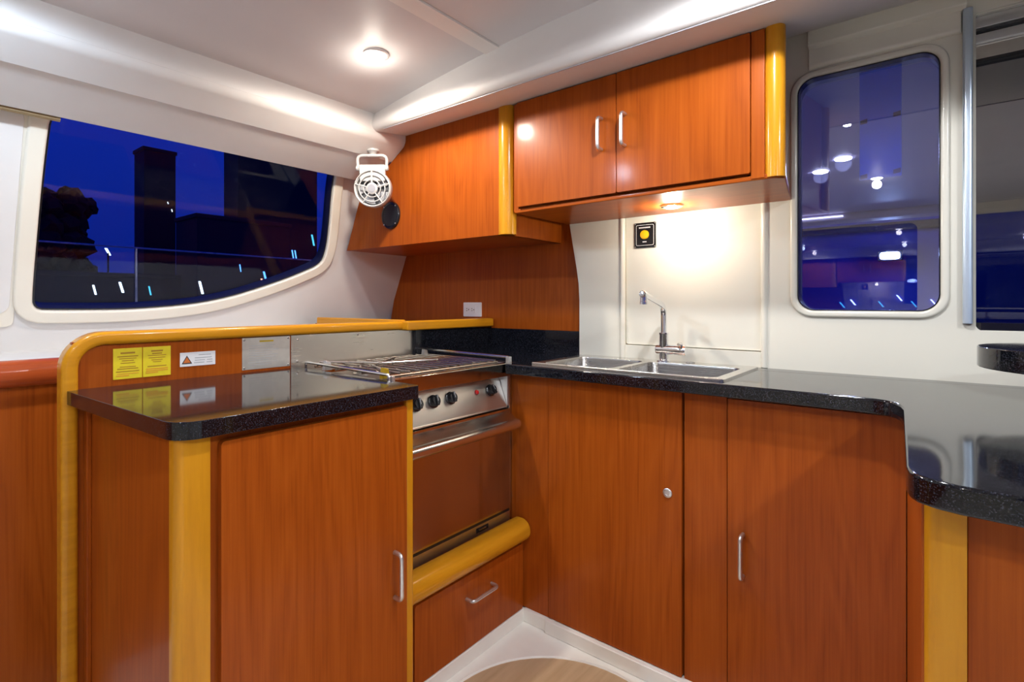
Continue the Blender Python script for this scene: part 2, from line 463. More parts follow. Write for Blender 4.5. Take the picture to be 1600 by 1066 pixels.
# --- galley bulkhead (wall with sink, window and sliding glass)
YB = 1.87
niche = rrect(-0.935, -0.436, 0.902, 1.56, 0.012)
wb = rrect(-0.333, 0.021, 1.094, 1.825, 0.048, 8)
slide = rrect(0.092, 1.15, 1.044, 1.895, (0.02, 0.02, 0.005, 0.005))
outline = [(-1.139, 0.0), (2.3, 0.0), (2.3, 2.02), (-1.25, 2.02), (-1.24, 1.60), (-1.189, 1.466), (-1.170, 1.36), (-1.152, 1.265), (-1.142, 1.20), (-1.138, 1.13), (-1.138, 1.0)]
wk = plate('wall_back', outline, YB, 1.95, 'gelcoat', None, 'x' if False else (Vector((0, 0, 0)), Vector((1, 0, 0)), Vector((0, 0, 1)), Vector((0, 1, 0))), holes=[niche, wb, slide])
tag(wk, 'white moulded galley bulkhead behind the sink', None, kind='structure')
YF = (Vector((0, 0, 0)), Vector((1, 0, 0)), Vector((0, 0, 1)), Vector((0, 1, 0)))
plate('splash_panel', rrect(-0.933, -0.438, 0.959, 1.558, 0.008), 1.882, 1.90, 'gelcoat', wk, YF, bev=0.003)
box('niche_back', -0.96, -0.41, 1.898, 1.949, 0.88, 1.58, 'gelcoat', wk, 0)
for xx in (-0.943, -0.430):
    tube('niche_bead', [(xx, YB + 0.003, 0.906), (xx, YB + 0.003, 1.46)], 0.011, 'gelcoat', wk, 12)
plate('splash_ledge', rrect(-0.938, -0.433, 0.90, 0.956, 0.006), 1.873, 1.90, 'gelcoat', wk, YF, bev=0.004)
plate('header_moulding', [(1.84, 1.915), (1.853, 1.908), (1.868, 1.905), (1.875, 1.905), (1.875, 2.0), (1.84, 1.98)], -0.30, 0.075, 'gelcoat', wk, 'x', bev=0.003)
plate('header_step', [(1.858, 1.862), (1.864, 1.852), (1.875, 1.848), (1.875, 1.91), (1.858, 1.91)], -0.30, 0.064, 'gelcoat', wk, 'x', bev=0.003)
w2 = plate('window_2', rrect(-0.352, 0.040, 1.075, 1.844, 0.064, 8), YB - 0.010, YB + 0.004, 'gelcoat', None, YF, holes=[rrect(-0.332, 0.020, 1.095, 1.824, 0.047, 8)], bev=0.007, seg=4)
tag(w2, 'rounded bulkhead window right of the wall cabinet', None, kind='structure')
plate('pane', rrect(-0.336, 0.024, 1.091, 1.828, 0.05, 8), 1.900, 1.906, 'glass_bulk', w2, YF)
plate('gasket', rrect(-0.3335, 0.0215, 1.0935, 1.8255, 0.048, 8), 1.868, 1.900, 'black_plastic', w2, YF, holes=[rrect(-0.329, 0.017, 1.098, 1.821, 0.045, 8)])
# sliding glass
w3 = plate('window_3', rrect(0.070, 1.17, 1.030, 1.905, 0.012), 1.880, 1.952, 'gelcoat', None, YF, holes=[rrect(0.094, 1.15, 1.046, 1.893, 0.006)], bev=0.004)
tag(w3, 'dark sliding glass at the right edge beside the chrome strip', None, kind='structure')
box('pane', 0.093, 1.15, 1.936, 1.942, 1.05, 1.80, 'glass_slide', w3, bev=0)
box('top_track', 0.093, 1.15, 1.894, 1.950, 1.862, 1.893, 'alu', w3, bev=0.002)
box('top_track', 0.093, 1.15, 1.904, 1.950, 1.826, 1.850, 'alu', w3, bev=0.002)
box('track_groove', 0.093, 1.15, 1.915, 1.951, 1.84, 1.875, 'black_plastic', w3, bev=0)
box('sash_rail', 0.093, 1.15, 1.918, 1.948, 1.785, 1.826, 'steel_x', w3, bev=0.002)
box('sash_seal', 0.093, 1.15, 1.916, 1.949, 1.778, 1.786, 'rubber', w3, bev=0)
plate('sill', rrect(0.094, 1.15, 1.882, 1.950, 0.01), 1.046, 1.066, 'sill_black', w3, 'z', bev=0.003)
chs = plate('trim_6', rrect(0.066, 0.087, 1.852, 1.882, 0.007), 1.064, 1.908, 'chrome_blue_reflection', None, 'z', smooth=True)
tag(chs, 'upright chrome strip beside the sliding glass', None, kind='structure')

# --- corner wood panel left of the white bulkhead
cw = plate('trim_7', [(-1.10, 0.0), (-1.10, 2.05), (-2.20, 2.05), (-2.24, 1.50), (-2.30, 1.36), (-2.385, 1.02), (-2.42, 0.90), (-2.6, 0.0)], 1.885, 1.92, 'cherry', None, YF)
tag(cw, 'cherry panel in the corner behind the stove', None, kind='structure')

# --- rest of the saloon (behind the camera, seen in reflections)
XF = (Vector((0, 0, 0)), Vector((0, 1, 0)), Vector((0, 0, 1)), Vector((1, 0, 0)))
rw = [rrect(-1.7, -0.1, 1.02, 1.86, 0.06), rrect(0.2, 1.9, 0.30, 1.90, 0.06)]
wf = plate('wall_front', [(-2.6, 0), (2.3, 0), (2.3, 2.1), (-2.6, 2.1)], -2.36, -2.3, 'gelcoat', None, YF, holes=rw)
tag(wf, 'white saloon bulkhead opposite the galley', None, kind='structure')
for i, r_ in enumerate(rw):
    o = plate('window_%d' % (4 + i), offset_loop(r_, -0.002), -2.335, -2.330, 'glass_bulk', None, YF); tag(o, 'dark saloon window opposite the galley', None, kind='structure')
rs = [rrect(-1.8, 1.2, 1.02, 1.72, 0.08)]
wr = plate('wall_right', [(-2.3, 0), (2.0, 0), (2.0, 2.1), (-2.3, 2.1)], 2.3, 2.36, 'vinyl', None, XF, holes=rs)
tag(wr, 'white cabin side opposite the curved window', None, kind='structure')
o = plate('window_6', rs[0], 2.325, 2.330, 'glass_side', None, XF); tag(o, 'dark side window opposite the galley', None, kind='structure')

# baseboards
b1 = box('baseboard_left', -1.135, -1.118, 0.93, 1.472, 0.0, 0.045, 'floor_white', None, 0.003); tag(b1, 'white toe strip under the drawer', None, kind='structure')
b2 = plate('baseboard_back', [(-1.122, 1.463), (-1.025, 1.463), (-1.022, 1.455), (-0.045, 1.455), (-0.045, 1.49), (-1.122, 1.49)], 0.0, 0.045, 'floor_white', None, 'z', bev=0.003); tag(b2, 'white toe strip under the sink cabinets', None, kind='structure')

# ================================================================== LIGHTS WITH THEIR FIXTURES
def downlight(x, y, label, watts, col, cone=160):
    z = ceil_z(x)
    t = thing('ceiling_downlight', label, 'light', (x, y, z), 'recessed ceiling downlights')
    lathe('trim_ring', [(0.037, 0.003), (0.043, 0.0025), (0.046, 0.0), (0.046, -0.004), (0.037, -0.004)], (x, y, z + 0.001), (0, 0, -1), 'white_plastic', t, n=32)
    lathe('lens', [(0, 0.012), (0.018, 0.0105), (0.030, 0.006), (0.037, 0.0)], (x, y, z), (0, 0, -1), 'lamp_glow', t, n=24)
    for nm, kind_, e_ in (('bulb', 'SPOT', watts), ('bulb_spill', 'POINT', watts * 0.035)):
        ld = bpy.data.lights.new('downlight', kind_); ld.energy = e_; ld.color = col; ld.shadow_soft_size = 0.028
        if kind_ == 'SPOT': ld.spot_size = math.radians(174); ld.spot_blend = 0.42
        lo = bpy.data.objects.new(nm, ld); COL.objects.link(lo); lo.parent = t; lo.location = (0, 0, -0.045)
WARM = (1.0, 0.90, 0.78); COOL = (0.66, 0.82, 1.0)
downlight(-1.455, 1.085, 'bright round downlight in the ceiling by the soffit corner', LAMP_W * 0.85, WARM)
downlight(-0.30, 0.98, 'round downlight in the ceiling in front of the right wall cabinet', LAMP_W, (0.93, 0.95, 1.0))
downlight(-1.455, 0.10, 'round downlight in the ceiling above the left peninsula', LAMP_W * 0.9, COOL)
downlight(-0.30, -0.70, 'round downlight in the ceiling behind the camera', LAMP_W * 0.5, WARM)
downlight(1.05, -0.45, 'round downlight in the ceiling right of the camera', LAMP_W * 1.2, (0.82, 0.91, 1.0))
downlight(0.95, 0.80, 'round downlight in the ceiling above the right counter', LAMP_W, (0.90, 0.93, 1.0))

# ================================================================== LEFT PENINSULA
t = thing('peninsula_cabinet', 'cherry base cabinet with a yellow corner post under the left granite worktop', 'cabinet', (-1.35, 0.63, 0))
plate('end_panel', rrect(-1.645, -1.086, 0.0, 0.872, 0.001), 0.362, 0.378, 'cherry', t, YF)
box('end_stile', -1.645, -1.615, 0.352, 0.362, 0.0, 0.872, 'cherry', t)
pp = [(-1.086, 0.356)] + arc(-1.076, 0.372, 0.016, 270, 360, 8) + [(-1.060, 0.416), (-1.086, 0.416)]
plate('corner_post', pp, 0.0, 0.872, 'maple_z', t, 'z', smooth=True)
box('stile', -1.10, -1.071, 0.414, 0.905, 0.0, 0.872, 'cherry', t)
box('edge_strip', -1.10, -1.060, 0.889, 0.912, 0.0, 0.872, 'maple_z', t, 0.004)
box('inner_side', -1.60, -1.10, 0.905, 0.920, 0.0, 0.868, 'cherry', t)
d = plate('door', rrect(0.433, 0.885, 0.050, 0.855, 0.008), -1.070, -1.054, 'cherry', t, XF, bev=0.003)
bow_handle((-1.056, 0.845, 0.492), (-1.056, 0.845, 0.379), (0.030, 0, 0), 0.0055, d)

out = [(-1.648, 0.318), (-1.12, 0.346)] + arc(-1.085, 0.396, 0.048, -90, 0, 8) + [(-1.037, 0.86)] + arc(-1.052, 0.902, 0.015, 0, 90, 4) + [(-1.648, 0.917)]
o = plate('granite_worktop', out, 0.872, 0.905, 'granite', None, 'z', bev=0.006, seg=3)
tag(o, 'polished black granite worktop on the left peninsula', 'worktop')

t = thing('peninsula_backboard', 'raised cherry board with a rounded yellow rail behind the left worktop', 'backboard', (-1.66, 0.85, 0))
inner_r, outer_r = 0.055, 0.088
box('panel', -1.668, -1.648, 0.33, 1.412, 0.0, 1.022, 'cherry', t)
oy, oz, th = 0.308, 1.046, 0.034
lp = [(oy, 0.0)] + arc(oy + outer_r, oz - outer_r, outer_r, 180, 90, 10) + [(1.365, oz), (1.365, oz - th)] + arc(oy + th + inner_r, oz - th - inner_r, inner_r, 90, 180, 10) + [(oy + th, 0.0)]
plate('rail', lp, -1.692, -1.636, 'maple_y', t, XF, bev=0.011, seg=4, angle=50)

# stickers and plates on the backboard
def on_board(name, y0, y1, z0, z1, mat, parent=None, x=-1.648, th_=0.0012, bev=0):
    return box(name, x, x + th_, y0, y1, z0, z1, mat, parent, bev)
t = thing('warning_sticker', 'yellow two-page warning sticker on the backboard', 'sticker', (-1.647, 0.478, 0.92))
for k, (a, b) in enumerate(((0.413, 0.4765), (0.4785, 0.544))):
    on_board('page', a, b, 0.9205, 1.0005, 'yellow_label', t)
    lines = [(0.50, .988, .0045, 'label_ink'), (0.72, .979, .0025, 'label_ink'), (0.60, .9735, .002, 'label_ink'), (0.42, .968, .002, 'label_ink'), (0.50, .962, .002, 'label_ink'),
             (0.55, .952, .002, 'label_ink'), (0.72, .947, .0025, 'label_ink'), (0.80, .940, .0025, 'label_ink'), (0.75, .934, .002, 'label_orange'), (0.45, .929, .003, 'label_orange')]
    if k: lines = [(0.42, .989, .0045, 'label_ink'), (0.36, .982, .003, 'label_ink'), (0.66, .977, .002, 'label_ink'), (0.60, .971, .002, 'label_ink'), (0.40, .965, .002, 'label_ink'), (0.30, .960, .002, 'label_ink'),
                    (0.68, .948, .0025, 'label_ink'), (0.78, .941, .003, 'label_orange'), (0.78, .936, .003, 'label_orange'), (0.45, .931, .003, 'label_orange')]
    for f_, zc, hh, mt in lines:
        wd = (b - a) * f_; mid = (a + b) / 2 if zc > 0.945 or f_ > 0.7 else a + 0.006 + wd / 2
        on_board('print_line', mid - wd / 2, mid + wd / 2, zc - hh / 2, zc + hh / 2, mt, t, x=-1.6468, th_=0.0003)
t = thing('hazard_sticker', 'small white sticker with an orange warning triangle on the backboard', 'sticker', (-1.647, 0.6135, 0.94))
on_board('backing', 0.567, 0.660, 0.939, 0.9785, 'label_white', t)
tri = lambda s_, cy, cz: [(cy - s_, cz - s_ * 0.80), (cy + s_, cz - s_ * 0.80), (cy, cz + s_ * 0.95)]
plate('triangle_border', tri(0.0135, 0.5845, 0.957), -1.6468, -1.6464, 'label_black', t, XF)
plate('triangle', tri(0.0095, 0.5845, 0.9565), -1.6464, -1.6460, 'label_red', t, XF)
for a, b, zc in ((0.615, 0.648, .970), (0.605, 0.650, .962), (0.605, 0.632, .955), (0.637, 0.652, .955), (0.603, 0.630, .948), (0.636, 0.652, .948)):
    on_board('print_line', a, b, zc - .0012, zc + .0012, 'label_grey', t, x=-1.6468, th_=0.0003)
t = thing('instruction_plate', 'pale engraved metal plate with four screws on the backboard', 'plate', (-1.647, 0.815, 0.91))
on_board('sheet', 0.737, 0.890, 0.912, 1.0105, 'plate_metal', t, bev=0.0004)
for yy in (0.743, 0.884):
    for zz in (0.918, 1.0045): screw('screw', (-1.6466, yy, zz), (1, 0, 0), t, 0.0035)
on_board('print_line', 0.79, 0.835, 0.996, 1.001, 'brass', t, x=-1.6468, th_=0.0003)
for i in range(9):
    L = random.uniform(0.07, 0.11); on_board('print_line', 0.757, 0.757 + L, 0.985 - i * 0.0075, 0.9862 - i * 0.0075, 'label_grey', t, x=-1.6468, th_=0.0002)
t = thing('steel_splashback', 'brushed steel splashback sheet behind the stove', 'splashback', (-1.64, 1.15, 0.9))
on_board('sheet', 0.893, 1.411, 0.885, 1.0115, 'splash_steel', t, th_=0.003, bev=0.0005)
for yy, zz in ((0.915, 0.997), (1.15, 1.003), (1.395, 1.003), (0.915, 0.925)): screw('screw', (-1.6448, yy, zz), (1, 0, 0), t, 0.004)

# shelf box between the rail and the cabin side
t = thing('corner_shelf', 'cherry shelf behind the stove edged with yellow trim', 'shelf', (-1.95, 1.6, 0.9))
plate('shelf_top', [(-1.66, 1.37), (-1.66, 1.884), (-2.36, 1.884), (-2.30, 1.37)], 1.000, 1.022, 'cherry_x', t, 'z')
box('side_trim', -2.24, -1.64, 1.340, 1.372, 1.010, 1.052, 'maple_x', t, 0.006, 3)
box('front_trim', -1.655, -1.606, 1.352, 1.872, 1.009, 1.047, 'maple_y', t, 0.007, 3)
box('side_wall', -2.30, -1.66, 1.348, 1.366, 0.0, 1.012, 'cherry', t)

# ================================================================== STOVE
t = thing('gimbal_stove', 'stainless steel marine stove with grates, knobs and oven', 'stove', (-1.4, 1.2, 0.34))
box('body', -1.632, -1.230, 0.930, 1.474, 0.342, 0.868, 'steel_dark', t)
box('side_frame', -1.200, -1.182, 1.462, 1.4745, 0.345, 0.876, 'steel', t)
box('base_strip', -1.232, -1.180, 0.935, 1.463, 0.342, 0.377, 'steel_panel', t)
o = box('latch_recess', -1.181, -1.1785, 1.285, 1.345, 0.352, 0.368, 'black_plastic', t, 0.001)
box('latch_bar', -1.1795, -1.1765, 1.297, 1.333, 0.357, 0.363, 'steel_dark', o, 0.0008)
box('door_gap', -1.232, -1.188, 0.935, 1.460, 0.362, 0.752, 'rubber', t, 0)
dr = plate('oven_door', rrect(0.940, 1.455, 0.389, 0.744, 0.004), -1.188, -1.174, 'steel_mirror', t, XF, bev=0.002)
box('door_skirt', -1.186, -1.176, 0.940, 1.455, 0.3785, 0.388, 'black_plastic', dr, 0)
hp = [(-1.176, 0.738), (-1.150, 0.722), (-1.138, 0.714)] + arc(-1.133, 0.696, 0.018, 95, -110, 10) + [(-1.148, 0.690), (-1.158, 0.704), (-1.176, 0.722)]
plate('oven_handle', hp, 0.952, 1.447, 'steel', dr, 'y', smooth=True, bev=0.0015)
# sloping control panel
cp = [(-1.221, 0.856), (-1.181, 0.752), (-1.176, 0.749), (-1.196, 0.747), (-1.235, 0.75), (-1.235, 0.856)]
cpo = plate('control_panel', cp, 0.935, 1.448, 'steel_panel', t, 'y', bev=0.0015)
plate('gusset', [(-1.245, 0.866), (-1.181, 0.866), (-1.181, 0.752), (-1.245, 0.752)], 1.4495, 1.4615, 'alu', t, 'y', bev=0.001)
cpn = Vector((0.104, 0, 0.040)).normalized()
def on_panel(y, z):
    return Vector((-1.221 + (0.856 - z) * 0.040 / 0.104, y, z)) + cpn * 0.001
def knob(y, z, ang):
    p = on_panel(y, z)
    prof = [(0.0205, 0.0), (0.0205, 0.004), (0.0175, 0.006), (0.0170, 0.016), (0.0150, 0.019), (0, 0.0195)]
    k = lathe('knob', prof, p, cpn, 'black_plastic', t, n=20)
    c_, s_ = math.cos(ang), math.sin(ang)
    u = Vector((0, 1, 0)); v = cpn.cross(u).normalized()
    a = u * c_ + v * s_; b = cpn.cross(a)
    bm = bmesh.new()
    bmesh.ops.create_cube(bm, size=1)
    for q in bm.verts: q.co = p + a * q.co.x * 0.033 + b * q.co.y * 0.009 + cpn * (0.019 + q.co.z * 0.012)
    g = link('grip', bm, 'black_plastic', k, 0.002)
    bm = bmesh.new(); bmesh.ops.create_cube(bm, size=1)
    for q in bm.verts: q.co = p + a * (0.006 + q.co.x * 0.018) + b * q.co.y * 0.0014 + cpn * (0.0252 + q.co.z * 0.0006)
    link('pointer', bm, 'label_grey', k)
for y_, a_ in ((1.044, 1.55), (1.114, 1.5), (1.188, 1.6), (1.382, 1.9)): knob(y_, 0.813, a_)
lathe('indicator_lamp', [(0.0085, 0), (0.0085, 0.003), (0.006, 0.006), (0, 0.007)], on_panel(1.313, 0.815), cpn, 'led_red', t, n=16)
# hob
box('front_apron', -1.200, -1.176, 0.938, 1.474, 0.858, 0.905, 'steel_mirror', t, 0.003)
box('hob_tray', -1.630, -1.198, 0.936, 1.474, 0.868, 0.878, 'tray_steel', t, 0.002)
box('tray_lip', -1.630, -1.200, 0.928, 0.938, 0.866, 0.900, 'steel', t, 0.002)
box('tray_lip', -1.630, -1.200, 1.468, 1.4755, 0.866, 0.902, 'steel', t, 0.002)
for bx_, by_, br in ((-1.31, 1.06, 0.036), (-1.50, 1.07, 0.028), (-1.31, 1.32, 0.030), (-1.50, 1.34, 0.038)):
    b_ = lathe('burner', [(br * 1.25, 0), (br * 1.25, 0.006), (br, 0.008), (br, 0.014), (0, 0.014)], (bx_, by_, 0.878), (0, 0, 1), 'steel', t)
    lathe('burner_cap', [(br * 0.75, 0.014), (br * 0.8, 0.018), (br * 0.5, 0.021), (0, 0.021)], (bx_, by_, 0.878), (0, 0, 1), 'black_plastic', b_)
for i in range(13):
    y_ = 0.965 + i * 0.039
    tube('grate_bar', [(-1.605, y_, 0.912), (-1.225, y_, 0.912)], 0.0036, 'grate_steel', t, 8)
for x_ in (-1.605, -1.485, -1.345, -1.225):
    tube('grate_cross_bar', [(x_, 0.955, 0.906), (x_, 1.445, 0.906)], 0.0038, 'grate_steel', t, 8)
# sea rails (fiddles) and pot clamps
fr_ = tube('fiddle_rail', round_path([(-1.625, 0.934, 0.890), (-1.625, 0.934, 0.922), (-1.190, 0.934, 0.916), (-1.190, 0.934, 0.890)], 0.008), 0.0045, 'steel', t, 8, up=Vector((0, 1, 0)))
fr2_ = tube('fiddle_rail', round_path([(-1.625, 1.466, 0.890), (-1.625, 1.466, 0.928), (-1.186, 1.466, 0.924), (-1.186, 1.466, 0.890)], 0.008), 0.005, 'steel', t, 8, up=Vector((0, 1, 0)))
box('corner_bracket', -1.196, -1.178, 1.458, 1.472, 0.898, 0.926, 'alu', t, 0.002)
box('corner_bracket', -1.190, -1.175, 0.934, 0.944, 0.880, 0.914, 'alu', t, 0.002)
for x_, y_, mt in ((-1.225, 0.945, 'brass'), (-1.52, 0.945, 'alu'), (-1.585, 1.42, 'steel_dark')):
    plate('pot_clamp', [(y_ - 0.012, 0.902), (y_ + 0.016, 0.902), (y_ + 0.010, 0.930), (y_ - 0.006, 0.934)], x_ - 0.008, x_ + 0.008, mt, t, XF, bev=0.002)
tube('pot_holder_arm', [(-1.56, 0.945, 0.926), (-1.42, 1.10, 0.920), (-1.36, 1.28, 0.920)], 0.0035, 'steel', t, 8)
tube('pot_holder_arm', [(-1.25, 0.96, 0.924), (-1.38, 1.02, 0.921), (-1.52, 1.22, 0.920)], 0.0035, 'steel', t, 8)

# yellow roll and drawer under the stove
rp = rrect(-1.176, -1.092, 0.284, 0.360, (0.03, 0.036, 0.037, 0.034), 8)
o = plate('bullnose_rail', rp, 0.926, 1.468, 'maple_y', None, 'y', bev=0.010, seg=3, angle=50)
tag(o, 'thick rounded yellow wood rail below the oven', 'rail')
t = thing('drawer_unit', 'low cherry drawer unit under the stove', 'cabinet', (-1.35, 1.2, 0.0))
box('body', -1.60, -1.142, 0.930, 1.474, 0.045, 0.284, 'cherry', t)
box('top_board', -1.60, -1.180, 0.930, 1.474, 0.284, 0.340, 'cherry', t)
box('stile', -1.145, -1.128, 1.461, 1.474, 0.045, 0.283, 'cherry', t)
d = plate('drawer', rrect(0.968, 1.462, 0.048, 0.274, 0.008), -1.141, -1.120, 'cherry', t, XF, bev=0.005, seg=3)
bow_handle((-1.121, 1.175, 0.205), (-1.121, 1.293, 0.205), (0.030, 0, 0), 0.0055, d)

# ================================================================== SINK SIDE BASE CABINETS
t = thing('sink_cabinet', 'cherry base cabinet with a round lock under the sink', 'cabinet', (-0.85, 1.65, 0))
box('carcase', -1.19, -0.556, 1.494, 1.86, 0.05, 0.755, 'cherry', t)
box('filler_panel', -1.182, -1.020, 1.474, 1.494, 0.045, 0.868, 'cherry', t)
d = plate('door', rrect(-1.018, -0.557, 0.048, 0.864, 0.004), 1.472, 1.490, 'cherry', t, YF, bev=0.002)
lk = lathe('lock', [(0.0135, 0), (0.0135, 0.003), (0.011, 0.005), (0.0075, 0.005), (0.0065, 0.003), (0, 0.003)], (-0.598, 1.472, 0.567), (0, -1, 0), 'alu', d, n=24)
t = thing('corner_base_cabinet', 'cherry base cabinet with a bow handle right of the sink cabinet', 'cabinet', (-0.3, 1.65, 0))
box('carcase', -0.556, -0.02, 1.494, 1.86, 0.0, 0.755, 'cherry', t)
box('stile', -0.552, -0.434, 1.479, 1.494, 0.0, 0.868, 'cherry', t)
d = plate('door', rrect(-0.431, -0.044, 0.012, 0.860, 0.004), 1.474, 1.490, 'cherry', t, YF, bev=0.002)
bow_handle((-0.391, 1.475, 0.503), (-0.391, 1.475, 0.392), (0, -0.030, 0), 0.0055, d)

t = thing('right_peninsula_cabinet', 'cherry base cabinet with a yellow post at the right edge', 'cabinet', (0.4, 1.1, 0))
plate('side_panel', [(-0.043, 1.49), (-0.010, 0.885), (0.006, 0.885), (-0.020, 1.49)], 0.0, 0.868, 'cherry', t, 'z')
pp = [(-0.0105, 0.915)] + arc(0.006, 0.8945, 0.0165, 180, 270, 6) + [(0.0355, 0.877), (0.036, 0.915)]
plate('corner_post', pp, 0.0, 0.870, 'maple_z', t, 'z', smooth=True)
box('front_panel', 0.036, 1.15, 0.884, 0.905, 0.0, 0.868, 'cherry', t)

out = [(-1.628, 1.482), (-1.172, 1.482), (-1.172, 1.424), (-0.15, 1.424), (-0.105, 1.423), (-0.080, 1.415), (-0.061, 1.395), (-0.050, 1.36), (-0.044, 1.315), (-0.032, 1.01), (-0.026, 0.865),
       (-0.022, 0.842), (-0.012, 0.824), (0.004, 0.813), (0.03, 0.806), (0.08, 0.804), (1.15, 0.804), (1.15, 1.869), (-1.136, 1.869), (-1.136, 1.884), (-1.628, 1.884)]
sink_hole = rrect(-1.075, -0.455, 1.482, 1.79, 0.02)
o = thing('granite_counter', 'polished black granite counter around the sink running to the right edge', 'worktop', (-0.5, 1.5, 0.87))
plate('slab', out, 0.870, 0.905, 'granite', o, 'z', holes=[sink_hole], bev=0.006, seg=3)
box('upstand', -1.628, -1.138, 1.868, 1.885, 0.903, 1.001, 'granite', o)
box('upstand', -1.650, -1.628, 1.412, 1.880, 0.890, 1.011, 'granite', o)

# raised oval shelf at right edge
t = thing('raised_granite_shelf', 'raised black granite shelf with a rounded end at the right edge', 'shelf', (0.5, 1.45, 0.905))
ov = [(0.075 + 0.22 - 0.22 * math.cos(a), 1.47 - 0.20 * math.sin(a)) for a in [PI * (i / 24 - 0.5) for i in range(25)]]
plate('slab', ov + [(1.1, 1.27), (1.1, 1.67)], 0.988, 1.030, 'granite', t, 'z', bev=0.006, seg=3)
lathe('support_post', [(0.045, 0.0), (0.045, 0.006), (0.022, 0.010), (0.022, 0.083)], (0.62, 1.47, 0.905), (0, 0, 1), 'chrome', t)

# ================================================================== SINK AND TAP
t = thing('double_sink', 'stainless double-bowl sink set into the granite counter', 'sink', (-0.76, 1.64, 0.905))
bowls = [(-1.058, -0.800), (-0.775, -0.470)]
bo = [rrect(a, b, 1.492, 1.762, 0.028) for a, b in bowls]
plate('rim', rrect(-1.092, -0.440, 1.468, 1.842, 0.012), 0.9045, 0.9105, 'steel_x', t, 'z', holes=bo, bev=0.0025)
for (a, b) in bowls:
    bm = bmesh.new(); rings = []
    for inset, z, r_ in ((0, 0.9100, 0.028), (0.002, 0.903, 0.028), (0.006, 0.80, 0.032), (0.016, 0.775, 0.04), (0.040, 0.768, 0.04)):
        rings.append([bm.verts.new((x, y, z)) for x, y in rrect(a + inset, b - inset, 1.492 + inset, 1.762 - inset, r_)])
    for A, B in zip(rings, rings[1:]):
        for i in range(len(A)):
            j = (i + 1) % len(A); bm.faces.new((A[i], A[j], B[j], B[i]))
    bm.faces.new(rings[-1])
    bw = link('bowl', bm, 'sink_steel', t, smooth=True)
    lathe('drain', [(0.036, 0.0), (0.034, 0.002), (0.022, -0.001), (0, -0.001)], ((a + b) / 2, 1.63, 0.769), (0, 0, 1), 'chrome', bw)
    lathe('overflow', [(0.006, 0.001), (0.004, 0.0015), (0, 0.0005)], ((a + b) / 2 + 0.02, 1.757, 0.868), (0, -1, 0), 'rubber', bw, n=12)
box('rim_raised_bead', -1.088, -0.444, 1.4715, 1.4760, 0.910, 0.9125, 'steel_x', t, 0.001)
lathe('tap_hole_cover', [(0.016, 0.0), (0.016, 0.002), (0.012, 0.003), (0, 0.003)], (-0.655, 1.812, 0.9105), (0, 0, 1), 'steel_dark', t)

fx, fy, fz = -0.748, 1.806, 0.9105
t = thing('mixer_tap', 'chrome mixer tap with a bent spout behind the sink', 'tap', (fx, fy, fz))
lathe('body', [(0.026, 0), (0.026, 0.004), (0.0165, 0.008), (0.0165, 0.094), (0.0175, 0.096), (0.0175, 0.102), (0.011, 0.104), (0, 0.104)], (fx, fy, fz), (0, 0, 1), 'chrome', t)
lev = lathe('valve_barrel', [(0, 0), (0.017, 0.0), (0.018, 0.004), (0.018, 0.076), (0.0185, 0.078), (0.0185, 0.104), (0.016, 0.107), (0, 0.107)], (fx - 0.026, fy, fz + 0.042), (1, 0, 0), 'chrome', t)
tube('lever', [(fx + 0.066, fy, fz + 0.057), (fx + 0.068, fy - 0.012, fz + 0.066), (fx + 0.070, fy - 0.045, fz + 0.066)], 0.005, 'chrome', lev, 8)
sp = tube('spout', round_path([(fx, fy, fz + 0.100), (fx, fy, fz + 0.198), (fx + 0.004, fy - 0.175, fz + 0.236)], 0.035, 8), 0.011, 'chrome', t, 14, up=Vector((1, 0, 0)))
lathe('spout_cap', [(0, 0.013), (0.010, 0.012), (0.0125, 0.008), (0.0125, -0.012), (0, -0.012)], (fx + 0.004, fy - 0.180, fz + 0.237), (0, -1, 0.2), 'chrome', sp, 16)
lathe('aerator', [(0.0115, 0), (0.0115, 0.020), (0.0125, 0.021), (0.0125, 0.030), (0.009, 0.031), (0, 0.029)], (fx + 0.004, fy - 0.178, fz + 0.234), (0, 0, -1), 'chrome', sp, 16)

# ================================================================== WALL CABINETS
t = thing('corner_wall_cabinet', 'angled cherry corner cabinet with a round yellow post above the stove', 'cabinet', (-1.7, 1.7, 1.374))
fp = [(-1.262, 1.374), (-1.262, 1.850), (-1.800, 1.850), (-1.800, 1.815), (-1.835, 1.785), (-1.895, 1.748), (-2.050, 1.672), (-2.10, 1.66), (-2.135, 1.60), (-2.225, 1.395), (-2.235, 1.374)]
plate('front_panel', fp, 1.500, 1.520, 'cherry', t, YF)
plate('underside', [(-1.240, 1.520), (-1.240, 1.884), (-2.25, 1.884), (-2.225, 1.520)], 1.374, 1.392, 'cherry_x', t, 'z')
plate('side_panel', [(1.535, 1.374), (1.884, 1.374), (1.884, 1.97), (1.535, 1.852)], -1.252, -1.236, 'cherry', t, XF)
pp = arc(-1.243, 1.527, 0.034, 0, 360, 32)[:-1]
plate('corner_post', pp, 1.374, 1.851, 'maple_z', t, 'z', smooth=True)
t = thing('round_speaker', 'round black speaker on the corner wall cabinet', 'speaker', (-1.893, 1.5, 1.511))
lathe('housing', [(0.062, 0.0), (0.062, 0.004), (0.058, 0.010), (0.050, 0.011), (0.047, 0.008)], (-1.893, 1.5, 1.511), (0, -1, 0), 'black_plastic', t, 40)
lathe('grille', [(0.050, 0.006), (0.047, 0.010), (0.025, 0.013), (0, 0.014)], (-1.893, 1.5, 1.511), (0, -1, 0), 'speaker_grille', t, 40)
for a_ in (45, 135, 225, 315):
    screw('screw', (-1.893 + 0.0555 * math.cos(math.radians(a_)), 1.4890, 1.511 + 0.0555 * math.sin(math.radians(a_))), (0, -1, 0), t, 0.003, 'alu')

